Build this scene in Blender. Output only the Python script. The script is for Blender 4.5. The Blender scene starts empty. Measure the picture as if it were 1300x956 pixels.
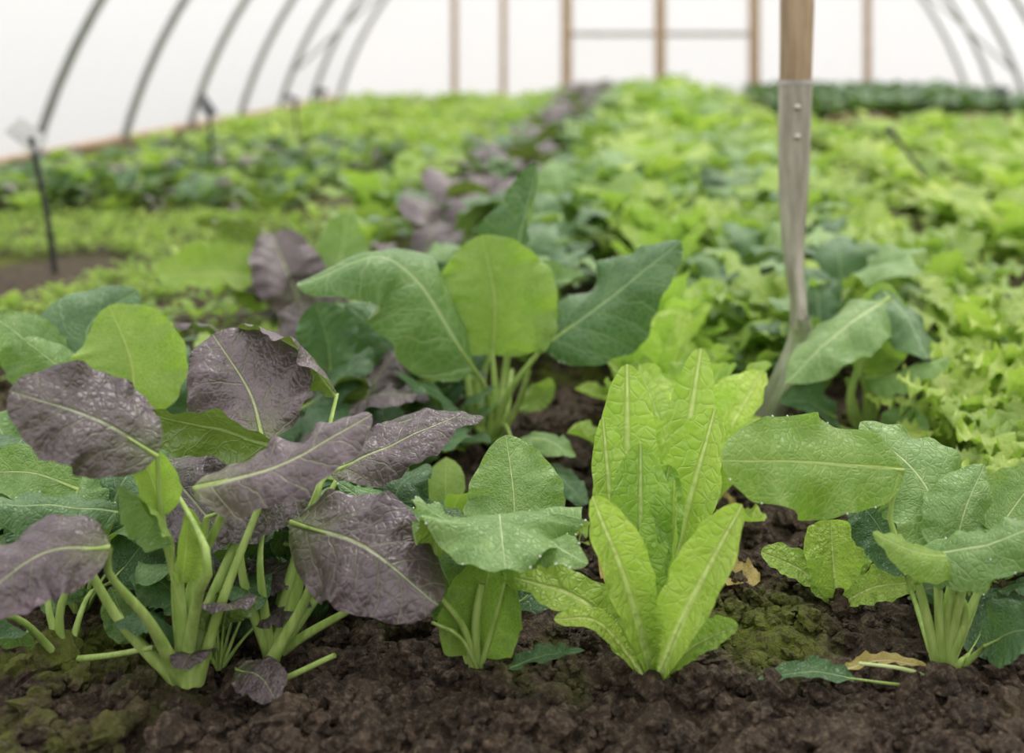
import bpy, math, random
import numpy as np
from mathutils import Vector
R = random.Random(7)
F_PX = 1600.0; CAM_H = 0.5; VX, VY = 830.0, 47.0
sc = bpy.context.scene

def C(r, g, b):
    f = lambda c: ((c/255.0)/12.92 if c/255.0 <= 0.04045 else ((c/255.0+0.055)/1.055)**2.4)
    return (f(r), f(g), f(b), 1.0)

def P(a, b, y):
    """surveyed bearing + measured distance y (m) -> world metres"""
    return np.array([(a-VX)*y/F_PX, y, CAM_H-(b-VY)*y/F_PX])

# ------------------------------------------------------------------ nodes
class NT:
    def __init__(s, name):
        s.m = bpy.data.materials.new(name); s.m.use_nodes = True
        s.t = s.m.node_tree; s.t.nodes.clear()
        s.out = s.t.nodes.new('ShaderNodeOutputMaterial')
    def n(s, typ, ins=None, **props):
        nd = s.t.nodes.new(typ)
        for k, v in props.items(): setattr(nd, k, v)
        if ins:
            for k, v in ins.items():
                s.put(nd.inputs[k], v)
        return nd
    def put(s, sock, v):
        if isinstance(v, bpy.types.NodeSocket): s.t.links.new(v, sock)
        else: sock.default_value = v
    def math(s, op, a, b=0.0, c=None, clamp=False):
        nd = s.t.nodes.new('ShaderNodeMath'); nd.operation = op; nd.use_clamp = clamp
        s.put(nd.inputs[0], a); s.put(nd.inputs[1], b)
        if c is not None: s.put(nd.inputs[2], c)
        return nd.outputs[0]
    def mr(s, v, a, b, c=0.0, d=1.0):
        nd = s.t.nodes.new('ShaderNodeMapRange'); nd.clamp = True
        s.put(nd.inputs[0], v); 
        for i, x in enumerate((a, b, c, d)): s.put(nd.inputs[i+1], x)
        return nd.outputs[0]
    def mix(s, f, a, b, blend='MIX'):
        nd = s.t.nodes.new('ShaderNodeMix'); nd.data_type = 'RGBA'; nd.blend_type = blend
        s.put(nd.inputs[0], f); s.put(nd.inputs[6], a); s.put(nd.inputs[7], b)
        return nd.outputs[2]
    def noise(s, vec, scale, detail=3.0, rough=0.5):
        nd = s.t.nodes.new('ShaderNodeTexNoise')
        if vec is not None: s.put(nd.inputs['Vector'], vec)
        nd.inputs['Scale'].default_value = scale; nd.inputs['Detail'].default_value = detail
        nd.inputs['Roughness'].default_value = rough
        return nd.outputs[0]
    def done(s, sh):
        s.t.links.new(sh, s.out.inputs[0]); return s.m

def leaf_mat(name, top, top2, bottom, vein, veinb, nv=7, rough=0.45, transl=0.35, mid=0.014,
             side=0.7, fine=0.25, bump=0.5, tr_boost=1.0, blister=0.3, spec=0.5, vscale=26.0, bdist=0.004, cell=0.3, val=1.08, hue=0.494, mott=0.0):
    t = NT(name)
    uv = t.n('ShaderNodeUVMap', uv_map='phys').outputs[0]
    sx = t.n('ShaderNodeSeparateXYZ', {0: uv})
    x, v = sx.outputs[0], sx.outputs[1]
    nz = t.noise(uv, 5.0, 2.0)
    ap = t.math('ABSOLUTE', x)
    sgn = t.math('GREATER_THAN', x, 0.0)
    s1 = t.math('MULTIPLY_ADD', ap, -0.95, v)
    s1 = t.math('MULTIPLY_ADD', t.math('MULTIPLY', ap, ap), 0.7, s1)
    s1 = t.math('MULTIPLY_ADD', t.math('SUBTRACT', nz, 0.5), 0.16, s1)
    s1 = t.math('MULTIPLY_ADD', s1, nv, t.math('MULTIPLY', sgn, 0.45))
    tri = t.math('MULTIPLY', t.math('PINGPONG', s1, 0.5), 2.0)
    thr = t.mr(ap, 0.0, 0.35, 0.13, 0.05)
    sv = t.math('SUBTRACT', 1.0, t.math('DIVIDE', tri, thr), clamp=True)
    mw = t.mr(v, 0.0, 1.0, mid, mid*0.22)
    mv = t.math('SUBTRACT', 1.6, t.math('DIVIDE', ap, mw), clamp=True)
    wuv = t.n('ShaderNodeVectorMath', {0: uv, 1: t.n('ShaderNodeCombineXYZ', {0: t.math('MULTIPLY', nz, 0.1), 1: t.math('MULTIPLY', nz, -0.08)}).outputs[0]}, operation='ADD').outputs[0]
    vor = t.n('ShaderNodeTexVoronoi', {'Vector': wuv, 'Scale': vscale}, feature='DISTANCE_TO_EDGE').outputs[0]
    fv = t.mr(vor, 0.0, 0.12, 1.0, 0.0)
    tot = t.math('MAXIMUM', mv, t.math('MULTIPLY', sv, side))
    tot = t.math('MAXIMUM', tot, t.math('MULTIPLY', fv, fine))
    big = t.mr(t.noise(uv, 3.5, 3.0), 0.35, 0.65)
    ctop = t.mix(big, top, top2)
    if mott:
        # green shows through toward the leaf base and in patches
        mk = t.math('MULTIPLY', t.mr(t.math('MULTIPLY_ADD', nz, 0.5, v), 0.25, 0.6, 1.0, 0.12), t.mr(ap, 0.0, 0.22, 1.0, 0.15))
        ctop = t.mix(t.math('MULTIPLY', mk, mott), ctop, C(112,128,62))
    ctop = t.mix(tot, ctop, vein)
    cbot = t.mix(tot, bottom, veinb)
    geo = t.n('ShaderNodeNewGeometry')
    col = t.mix(geo.outputs['Backfacing'], ctop, cbot)
    tint = t.n('ShaderNodeAttribute', attribute_name='tint').outputs['Fac']
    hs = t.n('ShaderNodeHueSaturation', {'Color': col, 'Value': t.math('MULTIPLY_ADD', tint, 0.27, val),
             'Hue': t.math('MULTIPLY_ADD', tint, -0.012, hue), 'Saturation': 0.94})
    col = hs.outputs[0]
    hgt = t.math('MULTIPLY_ADD', tot, -0.7, t.math('MULTIPLY', t.noise(uv, 12.0, 2.0), blister*3))
    hgt = t.math('MULTIPLY_ADD', t.math('SQRT', vor), cell, hgt)
    bp = t.n('ShaderNodeBump', {'Height': hgt, 'Strength': bump, 'Distance': bdist})
    pr = t.n('ShaderNodeBsdfPrincipled', {'Base Color': col, 'Roughness': rough, 'Normal': bp.outputs[0]})
    pr.inputs['Specular IOR Level'].default_value = spec
    tc = t.n('ShaderNodeHueSaturation', {'Color': t.mix(0.6, col, cbot), 'Saturation': 1.04, 'Value': tr_boost*1.3}).outputs[0]
    tr = t.n('ShaderNodeBsdfTranslucent', {'Color': tc})
    mx = t.n('ShaderNodeMixShader', {0: transl, 1: pr.outputs[0], 2: tr.outputs[0]})
    return t.done(mx.outputs[0])

def simple(name, col, col2=None, scale=40, rough=0.6, bump=0.2, metallic=0.0, stretch=None, dist=0.002, spec=0.4):
    t = NT(name)
    tc = t.n('ShaderNodeTexCoord').outputs['Object']
    if stretch:
        tc = t.n('ShaderNodeMapping', {'Vector': tc, 'Scale': stretch}).outputs[0]
    nz = t.noise(tc, scale, 4.0, 0.6)
    c = t.mix(t.mr(nz, 0.35, 0.65), col, col2 or col)
    bp = t.n('ShaderNodeBump', {'Height': nz, 'Strength': bump, 'Distance': dist})
    pr = t.n('ShaderNodeBsdfPrincipled', {'Base Color': c, 'Roughness': rough, 'Metallic': metallic, 'Normal': bp.outputs[0]})
    pr.inputs['Specular IOR Level'].default_value = spec
    return t.done(pr.outputs[0])

M = {}
M['pak'] = leaf_mat('pak_choi_leaf', C(70,48,64), C(104,84,96), C(122,150,56), C(156,164,120), C(170,192,112), nv=6, transl=0.12, rough=0.31, side=0.42, fine=0.10, mid=0.013, bump=0.65, blister=0.55, spec=0.75, vscale=20, cell=0.25, val=1.0, hue=0.5, mott=0.6)
M['kale'] = leaf_mat('kale_leaf', C(94,138,64), C(132,168,96), C(134,168,64), C(182,206,144), C(194,212,124), nv=7, transl=0.28, rough=0.33, side=0.5, fine=0.2, bump=0.65, mid=0.011, cell=0.25)
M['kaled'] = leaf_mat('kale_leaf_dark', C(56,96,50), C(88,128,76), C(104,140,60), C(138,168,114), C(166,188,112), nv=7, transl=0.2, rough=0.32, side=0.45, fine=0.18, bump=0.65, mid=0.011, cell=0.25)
M['kaleb'] = leaf_mat('kale_leaf_bright', C(124,164,54), C(150,184,74), C(138,176,60), C(184,206,112), C(188,208,114), nv=7, transl=0.4, rough=0.36, side=0.45, fine=0.36, bump=0.5, mid=0.010, vscale=32, cell=0.25)
M['let'] = leaf_mat('lettuce_leaf', C(142,184,54), C(172,204,84), C(158,196,74), C(192,214,124), C(196,216,132), nv=9, transl=0.36, rough=0.34, side=0.22, fine=0.28, mid=0.022, bump=0.7, blister=0.9, vscale=24, cell=0.3)
M['mus'] = leaf_mat('mustard_leaf', C(132,168,54), C(170,198,88), C(146,182,66), C(192,210,120), C(190,210,124), nv=7, transl=0.36, rough=0.36, side=0.35, fine=0.25, bump=0.7, blister=0.6)
M['dead'] = leaf_mat('yellowed_leaf', C(196,178,92), C(170,140,70), C(190,170,96), C(214,200,140), C(214,200,140), transl=0.3, fine=0.3, hue=0.5)
M['st'] = simple('leaf_stalk', C(142,172,84), C(176,198,116), 60, 0.32, 0.1, stretch=(3,3,0.4))
M['stp'] = simple('pale_stalk', C(178,200,124), C(198,214,150), 60, 0.35, 0.1)
M['red'] = leaf_mat('red_lettuce_leaf', C(92,40,38), C(120,70,50), C(110,80,50), C(150,110,90), C(150,120,90), transl=0.2, hue=0.5)
def dewmat():
    t = NT('dew_water')
    p = t.n('ShaderNodeBsdfPrincipled', {'Base Color': (0.95,1.0,0.95,1), 'Roughness': 0.05, 'IOR': 1.33})
    p.inputs['Transmission Weight'].default_value = 0.4
    return t.done(p.outputs[0])
M['dew'] = dewmat()
KEYS = list(M.keys())
NVN = {'pak':6, 'let':9}

# ------------------------------------------------------------------ mesh builder
def vnoise(x, y, seed=0):
    xi = np.floor(x); yi = np.floor(y); fx = x-xi; fy = y-yi
    fx = fx*fx*(3-2*fx); fy = fy*fy*(3-2*fy)
    def h(a, b):
        s = np.sin(a*127.1+b*311.7+seed*74.7)*43758.5453
        return s-np.floor(s)
    return (h(xi,yi)*(1-fx)+h(xi+1,yi)*fx)*(1-fy)+(h(xi,yi+1)*(1-fx)+h(xi+1,yi+1)*fx)*fy

def nrm(v):
    return v/np.maximum(np.linalg.norm(v, axis=-1, keepdims=True), 1e-9)

def spline(pts, ts):
    p = np.array(pts, float)
    if len(p) == 2: p = np.array([p[0], (p[0]+p[1])/2, p[1]])
    d = np.r_[0, np.cumsum(np.linalg.norm(np.diff(p, axis=0), axis=1))]; d /= d[-1]
    e = np.vstack([2*p[0]-p[1], p, 2*p[-1]-p[-2]])
    out = []
    for t in ts:
        k = int(np.clip(np.searchsorted(d, t, side='right')-1, 0, len(p)-2))
        f = (t-d[k])/(d[k+1]-d[k])
        a, b, c, q = e[k], e[k+1], e[k+2], e[k+3]
        out.append(0.5*((2*b)+(-a+c)*f+(2*a-5*b+4*c-q)*f*f+(-a+3*b-3*c+q)*f**3))
    return np.array(out)

class MB:
    def __init__(s): s.v=[]; s.f=[]; s.uv=[]; s.mi=[]; s.ti=[]; s.n=0
    def add(s, v, f, uv, mi, ti):
        s.v.append(v); s.f.append(f+s.n); s.uv.append(uv)
        s.mi.append(np.full(len(f), mi) if np.isscalar(mi) else mi)
        s.ti.append(np.full(len(v), ti) if np.isscalar(ti) else ti); s.n += len(v)
    def pack(s):
        return (np.vstack(s.v), np.vstack(s.f), np.vstack(s.uv), np.concatenate(s.mi), np.concatenate(s.ti))
    def inst(s, pk, loc, ang, sc_, dt=0.0, tilt=(0,0)):
        v, f, uv, mi, ti = pk
        c, n = math.cos(ang), math.sin(ang)
        w = np.empty_like(v)
        w[:,0] = (v[:,0]*c-v[:,1]*n)*sc_+loc[0]+v[:,2]*tilt[0]; w[:,1] = (v[:,0]*n+v[:,1]*c)*sc_+loc[1]+v[:,2]*tilt[1]; w[:,2] = v[:,2]*sc_+loc[2]
        s.add(w, f, uv, mi, ti+dt)
    def build(s, name, mats=None):
        v, f, uv, mi, ti = s.pack()
        me = bpy.data.meshes.new(name)
        me.from_pydata(v.tolist(), [], f.tolist())
        if mats is None:
            used = sorted(set(mi.tolist())); 
            for k in used: me.materials.append(M[KEYS[int(k)]])
            lut = {k:i for i,k in enumerate(used)}
            mi = np.array([lut[k] for k in mi.tolist()])
        else:
            for m in mats: me.materials.append(m)
        me.polygons.foreach_set('material_index', mi.astype(np.int32))
        me.polygons.foreach_set('use_smooth', np.ones(len(f), bool))
        ul = me.uv_layers.new(name='phys')
        ul.data.foreach_set('uv', uv[f.reshape(-1)].astype(np.float32).reshape(-1))
        a = me.attributes.new('tint', 'FLOAT', 'POINT'); a.data.foreach_set('value', ti.astype(np.float32))
        me.update()
        ob = bpy.data.objects.new(name, me); sc.collection.objects.link(ob)
        return ob

def gridf(nu, nv):
    i, j = np.meshgrid(np.arange(nu-1), np.arange(nv-1), indexing='ij')
    a = (i*nv+j).reshape(-1)
    return np.stack([a, a+1, a+nv+1, a+nv], 1)

def tube(mb, pts, r0, r1, mat, k=7, n=10, ti=0.0, flat=1.0, pw=0.8):
    ts = np.linspace(0, 1, n); c = spline(pts, ts); T = nrm(np.gradient(c, axis=0))
    ref = np.array([0.31, 0.9, 0.12]); S = nrm(np.cross(T, ref)); B = np.cross(S, T)
    r = (r0+(r1-r0)*ts**pw)[:,None,None]
    a = np.linspace(0, 2*math.pi, k+1)[None,:,None]
    v = c[:,None,:]+r*(np.cos(a)*S[:,None,:]+flat*np.sin(a)*B[:,None,:])
    mb.add(v.reshape(-1,3), gridf(n, k+1), np.tile([[0.3,0.5]], (n*(k+1),1)), KEYS.index(mat) if isinstance(mat,str) else mat, ti)

PROF = {
 'pak': lambda t: np.sin(math.pi*np.clip(t,0,1)**0.92)**0.5,
 'kale': lambda t: np.sin(math.pi*np.clip(t,0,1)**0.74)**0.62,
 'let': lambda t: 0.16*(1-t)**0.5+0.9*np.sin(math.pi*np.clip(t,0,1)**1.75)**0.52,
 'mus': lambda t: 0.1*(1-t)+0.92*np.sin(math.pi*np.clip(t,0,1)**1.1)**0.6,
}
def blade(mb, pts, w, N, kind, mat, cup=0.12, wave=0.05, edge=0.04, nu=22, nv=13, rng=R, ti=None, fold=0.0, freq=3.0, bli=0.0, dew=0, stem='st', rib=1.0, quilt=0.0, und=0.0, bend=0.0):
    tt = np.linspace(0, 1, nu); tt = 0.55*tt+0.45*(1-np.cos(math.pi*tt))/2
    c = spline(pts, tt); T = nrm(np.gradient(c, axis=0))
    N = nrm(np.array(N, float)[None,:])
    S = nrm(np.cross(T, N)); Nn = np.cross(S, T)
    L = np.linalg.norm(np.diff(c, axis=0), axis=1).sum()
    u = np.linspace(-1, 1, nv)
    prof = PROF[kind](tt); prof[-1] = 0.0; 
    if kind in ('pak','kale'): prof[0] = 0.03
    ph = [rng.uniform(0, 6.28) for _ in range(8)]
    side = (u > 0).astype(float)[None,:]; t2 = tt[:,None]; au = np.abs(u)[None,:]
    e = (np.sin(t2*freq*6.28+ph[0]+side*ph[1])*0.6+np.sin(t2*freq*2.3*6.28+ph[2]+side*ph[3])*0.4)
    if kind == 'mus':
        e = e*0.6+np.abs(np.sin(t2*freq*3.1+ph[0]+side*2))*-2.4+1.2
    if kind == 'let' and nu > 40:
        e = e + 0.35*np.abs(np.sin(t2*62+ph[3]))*np.ones_like(e)
    hw = (w/2)*prof[:,None]*(1+edge*e)
    lat = u[None,:]*hw
    wv = np.sin(t2*freq*6.28*1.1+ph[4]+side*ph[5])+0.5*np.sin(t2*freq*6.28*2.3+ph[6]+side*ph[7])
    hgt = cup*hw*au**1.6*2 + wave*w*(au**2.5)*wv*np.minimum(prof[:,None]*1.3,1) + fold*np.abs(lat)
    pe = np.minimum(prof[:,None]*1.3,1)
    if bli: 
        hgt = hgt + bli*w*(vnoise(lat/w*9+ph[0]*9, t2*L/w*9+ph[1]*9)-0.5)*(0.3+au)
    if und:
        hgt = hgt + und*w*(vnoise(lat/w*2.6+ph[2]*9, t2*L/w*2.6+ph[3]*9)-0.5)*(0.2+au)*pe
    if quilt:
        ap = np.abs(lat)/L
        s1 = (t2-0.95*ap+0.7*ap*ap)*NVN.get(mat,7)+side*0.45
        tri = np.abs(((s1+0.5)%1.0)-0.5)*2
        hgt = hgt + quilt*w*(np.sqrt(tri)-0.6)*np.minimum(au*2.5,1)*pe*(1.1-0.5*au)
    hgt = hgt-0.03*w*np.exp(-(au*5)**2)*prof[:,None]
    v = c[:,None,:]+S[:,None,:]*(lat*(1-0.25*min(abs(cup),1)*au))[:,:,None]+Nn[:,None,:]*hgt[:,:,None]
    uv = np.stack([lat/L, np.broadcast_to(t2, lat.shape)], -1)
    if ti is None: ti = rng.uniform(-0.7, 0.7)
    mb.add(v.reshape(-1,3), gridf(nu, nv), uv.reshape(-1,2), KEYS.index(mat), ti)
    if rib:
        rr = w*0.018*rib
        k = spline(list(v[::max(1,nu//12), nv//2, :]), np.linspace(0,0.85,8))-nrm(Nn.mean(0))*rr*0.85
        tube(mb, list(k), rr, rr*0.2, stem, 6, 9)
    for _ in range(int(dew*0.7)):
        i = rng.randrange(2, nu-1); j = rng.choice([0, nv-1, nv-1, 0, rng.randrange(nv)])
        p = v[i, j]+Nn[i]*0.0006; r = rng.uniform(0.0005, 0.0011)
        a = np.linspace(0, 2*math.pi, 7); b = np.linspace(-math.pi/2, math.pi/2, 5)
        A, B = np.meshgrid(a, b)
        sv = np.stack([np.cos(A)*np.cos(B), np.sin(A)*np.cos(B), np.sin(B)], -1)*r+p
        mb.add(sv.reshape(-1,3), gridf(5,7), np.zeros((35,2)), KEYS.index('dew'), 0)
    return L

def W(l): return [P(*q) for q in l]
def leaf(mb, kind, mat, pet, bl, w, N=(0,-0.7,0.7), r=None, stem='st', **k):
    b = W(bl); ym = bl[len(bl)//2][2]; wm = w*ym/F_PX
    if pet:
        pp = W(pet)+[b[0]]
        if r is None: r = 5.0
        rr = r*ym/F_PX
        big = 2.1 if kind == 'pak' else 1.5
        tube(mb, pp, rr*big, rr*0.5, stem, 9, 14, flat=0.7, pw=0.6)
        tube(mb, [b[0]+(pp[-2]-b[0])*0.02, b[0]*0.5+b[1]*0.5-nrm(np.array(N,float))*rr*0.6], rr*0.5, rr*0.15, stem, 8, 5, flat=0.75)
    k.setdefault('nu', 60); k.setdefault('nv', 25); k.setdefault('quilt', {'pak':0.026,'kale':0.020,'let':0.020,'mus':0.02}[kind])
    k.setdefault('und', 0.28 if kind != 'let' else 0.12); k.setdefault('rib', 0.5 if kind != 'let' else 1.0)
    blade(mb, b, wm, N, kind, mat, stem=stem, **k)

FR = (0,-0.75,0.65); UP = (0,-0.35,0.95); BK = (0,0.8,0.45)
# ------------------------------------------------------------------ crop plant variants
def mkplant(kind, mat, n, L, w, pet, inc0, inc1, rng, nu=11, nv=7, mats2=None, cup=0.0, wave=0.06, edge=0.06, freq=3.0, droop=0.8, stem='st', r=0.003, bli=0.0):
    m = MB()
    for i in range(n):
        az = i*2.399+rng.uniform(-0.3,0.3); q = (i+0.5)/n
        inc = inc0+(inc1-inc0)*q+rng.uniform(-0.1,0.1)
        s = (0.65+0.35*math.sin(math.pi*min(1,q*0.8+0.2)))*rng.uniform(0.85,1.15)
        d = np.array([math.cos(az), math.sin(az), 0]); z = np.array([0,0,1.0])
        dr = lambda a: d*math.sin(a)+z*math.cos(a)
        p0 = d*0.006+z*0.0; p1 = p0+dr(inc*0.8)*pet*s
        p2 = p1+dr(inc+droop*0.15)*L*s*0.5; p3 = p2+dr(inc+droop)*L*s*0.5
        N = z*math.sin(inc+droop*0.4)-d*math.cos(inc+droop*0.4)
        mm = mat if not mats2 or rng.random() < 0.6 else mats2
        if pet > 0.01: tube(m, [p0, (p0+p1)/2+z*0.004, p1], r*1.4, r*0.6, stem, 6, 5)
        hi = nu > 20
        blade(m, [p1,p2,p3], w*s, N, kind, mm, cup=cup, wave=wave, edge=edge, nu=nu, nv=nv, rng=rng, freq=freq, rib=0.6 if nu>12 else 0, stem=stem, bli=bli, und=0.28 if nu>10 else 0, quilt=0.018 if hi and kind!='mus' else 0)
    return m.pack()
rg = random.Random(3)
def variants(cnt, hi, **k):
    if hi == 1: k.update(nu=18, nv=11)
    if hi == 2: k.update(nu=48, nv=19)
    return [mkplant(rng=rg, **k) for _ in range(cnt)]
KP = dict(kind='pak', mat='pak', n=10, L=0.11, w=0.085, pet=0.09, inc0=0.25, inc1=1.05, cup=-0.1, mats2='kaled', wave=0.05)
KPP = dict(KP); KPP.update(mats2=None)
KK = dict(kind='kale', mat='kale', n=10, L=0.15, w=0.10, pet=0.09, inc0=0.1, inc1=0.9, cup=-0.1, mats2='kaled', droop=1.1)
KB = dict(kind='kale', mat='kaleb', n=10, L=0.15, w=0.10, pet=0.07, inc0=0.1, inc1=0.9, cup=0.0, mats2='kale', droop=0.9)
KL = dict(kind='let', mat='let', n=12, L=0.17, w=0.065, pet=0.005, inc0=0.1, inc1=0.95, cup=0.25, stem='stp', wave=0.06, droop=0.3, bli=0.06)
KM = dict(kind='mus', mat='mus', n=13, L=0.17, w=0.09, pet=0.04, inc0=0.1, inc1=1.0, wave=0.13, edge=0.16, freq=5.0, droop=0.9, bli=0.08)
V = {}
for nm, kk in (('P',KP),('Q',KPP),('K',KK),('B',KB),('L',KL),('M',KM)):
    V[nm] = (variants(4, 1, **kk), variants(4, 0, **kk), variants(2, 2, **kk) if nm in 'PQKL' else None)
KM2 = dict(KM); KM2.update(nu=44, nv=17, freq=6.0, edge=0.2, wave=0.16); V['M3'] = ([mkplant(rng=rg, **KM2) for _ in range(3)],)*2

# ------------------------------------------------------------------ hero plants
def pak1():
    m = MB(); k = dict(cup=-0.06, wave=0.04, edge=0.03, bli=0.02, stem='st')
    cr = (232,868,0.97)
    leaf(m,'pak','pak',[cr,(228,760,0.95),(205,660,0.93)],[(200,578,0.92),(120,528,0.90),(12,496,0.88)],138,(0.15,-0.75,0.7),7,**k)
    leaf(m,'pak','pak',[cr,(245,740,0.97),(285,640,0.95)],[(245,620,0.93),(360,586,0.92),(472,526,0.94)],100,(-0.15,-0.62,0.85),7,cup=-0.2,wave=0.05,edge=0.03,bli=0.02)
    leaf(m,'pak','pak',[cr,(240,760,1.0)],[(262,655,1.02),(330,630,1.0),(400,618,0.98)],110,(0,-0.8,0.65),6,ti=-0.8,**k)
    leaf(m,'pak','pak',[cr,(250,760,0.93),(262,700,0.9)],[(200,585,1.06),(250,640,1.03),(290,690,1.0)],130,(0,-0.7,0.7),None,ti=-1.0,cup=-0.1,wave=0.05)
    leaf(m,'pak','pak',[cr,(190,790,0.93),(140,730,0.91)],[(140,694,0.9),(50,700,0.88),(-45,775,0.85)],134,(0.0,-0.7,0.75),8,cup=-0.15,wave=0.05,edge=0.04,bli=0.02)
    leaf(m,'pak','pak',[cr,(260,780,0.99),(330,620,1.02)],[(357,570,1.04),(265,540,1.04),(160,520,1.04)],86,(0.05,0.85,0.5),6,cup=-0.25,wave=0.05)
    leaf(m,'pak','pak',[cr,(265,760,1.02)],[(335,560,1.1),(315,495,1.13),(270,424,1.17)],156,(0.1,-0.85,0.5),5,**k)
    leaf(m,'kale','kaleb',[(228,850,0.97),(225,760,0.95)],[(205,655,0.93),(190,600,0.93),(158,562,0.93)],56,(0.5,-0.8,0.3),3,cup=0.5)
    leaf(m,'kale','kale',[(228,850,0.97),(220,760,0.95)],[(220,690,0.93),(190,650,0.92),(152,616,0.91)],60,(-0.4,-0.8,0.4),4,cup=0.4)
    leaf(m,'kale','kaleb',[(240,860,0.97)],[(232,740,0.95),(237,690,0.95),(240,645,0.96)],42,(0.6,-0.8,0.3),4,cup=0.5)
    for a,b,r0 in (((250,866,0.97),(330,640,0.98),0.006),((225,866,0.97),(95,690,0.95),0.006),((240,868,0.965),(262,660,0.955),0.007)):
        tube(m, W([a,((a[0]+b[0])/2-8,(a[1]+b[1])/2+10,0.96),b]), r0, 0.0026, 'st', 9, 12, pw=0.6)
    m.inst(V['K'][2][0], (-0.37,1.06,0.0), 1.0, 0.62, -1.2)
    m.inst(V['P'][2][0], (-0.345,1.0,0.0), 2.0, 0.5, -0.8)
    return m.build('purple_pak_choi')
pak1()
def pak2():
    m = MB(); k = dict(wave=0.045, edge=0.03, bli=0.02)
    cr = (345,838,1.01)
    leaf(m,'pak','pak',[cr,(380,740,1.0),(382,690,0.98)],[(368,662,0.97),(462,690,0.94),(556,768,0.92)],158,(0.1,-0.72,0.72),7,cup=-0.16,ti=-0.2,**k)
    leaf(m,'pak','pak',[cr,(372,720,1.02),(405,620,1.04)],[(418,600,1.05),(500,562,1.07),(580,527,1.1)],84,(-0.1,-0.6,0.8),6,cup=-0.15,**k)
    leaf(m,'pak','pak',[cr,(370,720,1.04)],[(455,560,1.12),(530,530,1.13),(614,530,1.13)],58,(0,-0.2,1),5,cup=-0.2,ti=-0.8,**k)
    leaf(m,'pak','pak',[cr,(380,700,1.05)],[(428,500,1.15),(380,440,1.17),(303,415,1.18)],95,(0.1,0.5,0.65),5,cup=-0.2,ti=0.3,**k)
    leaf(m,'pak','pak',[cr,(330,720,1.0)],[(340,640,1.04),(310,600,1.05),(270,570,1.06)],110,(0,-0.7,0.7),5,cup=-0.1,ti=-0.7,**k)
    leaf(m,'pak','pak',[cr,(420,720,1.05)],[(360,690,1.05),(410,650,1.08),(440,635,1.1)],70,(0,-0.7,0.7),5,cup=-0.1,ti=-1.2,**k)
    tube(m, W([cr,(385,808,1.0),(452,770,0.98)]), 0.005, 0.0025, 'st', 8, 10)
    tube(m, W([cr,(310,740,1.0),(300,650,1.0)]), 0.006, 0.0025, 'st', 8, 10, pw=0.6)
    tube(m, W([(345,838,0.99),(395,740,0.98),(378,670,0.97)]), 0.006, 0.0025, 'st', 8, 10, pw=0.6)
    tube(m, W([(300,850,0.985),(340,868,0.97),(425,832,0.96)]), 0.003, 0.002, 'st', 8, 10)
    leaf(m,'pak','pak',[(300,850,0.99)],[(300,850,0.97),(330,858,0.95),(350,888,0.93)],60,(0,-0.6,0.8),3,cup=-0.1,ti=-0.8)
    m.inst(V['P'][2][1], (-0.31,1.09,0.0), 0.4, 0.62, -1.0)
    m.inst(V['K'][2][1], (-0.25,1.13,0.0), 0.4, 0.5, -1.2)
    return m.build('purple_pak_choi')
pak2()
def left_kale():
    m = MB(); cr = (82,850,1.0)
    leaf(m,'kale','kaled',[cr,(80,760,1.0)],[(150,650,1.0),(75,640,0.98),(-25,640,0.96)],84,(0,-0.5,0.85),6,cup=-0.3,wave=0.06,dew=6)
    leaf(m,'kale','kale',[cr,(60,740,1.02)],[(100,620,1.05),(40,600,1.05),(-30,600,1.05)],76,(0,-0.8,0.5),5,cup=0.1)
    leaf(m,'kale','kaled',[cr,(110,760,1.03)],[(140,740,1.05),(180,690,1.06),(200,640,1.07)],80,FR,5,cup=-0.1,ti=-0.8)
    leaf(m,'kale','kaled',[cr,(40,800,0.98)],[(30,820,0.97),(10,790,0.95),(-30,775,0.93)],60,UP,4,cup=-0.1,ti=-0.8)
    tube(m, W([(90,852,1.0),(30,790,0.97),(-10,780,0.95)]), 0.0035, 0.002, 'st')
    tube(m, W([(85,838,1.0),(140,832,0.97),(195,822,0.96)]), 0.003, 0.002, 'st')
    leaf(m,'kale','kaled',[(280,840,1.05)],[(285,800,1.05),(310,760,1.06),(330,700,1.1)],90,FR,4,ti=-1.0)
    leaf(m,'kale','kale',[(170,840,1.05)],[(175,810,1.02),(155,780,1.02),(140,745,1.02)],50,FR,4,ti=-0.5)
    leaf(m,'kale','kaled',[(230,840,1.08)],[(230,800,1.08),(275,740,1.1),(280,690,1.1)],80,FR,4,ti=-1.0)
    leaf(m,'kale','kaled',[(400,830,1.08)],[(400,800,1.08),(385,760,1.1),(395,720,1.1)],60,FR,4,ti=-1.0)
    m.inst(V['K'][2][0], (-0.50,1.10,0.0), 2.4, 0.66, -0.9)
    m.inst(V['K'][2][1], (-0.60,1.22,0.0), 0.4, 0.75, -0.5)
    return m.build('kale_plant')
left_kale()
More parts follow.
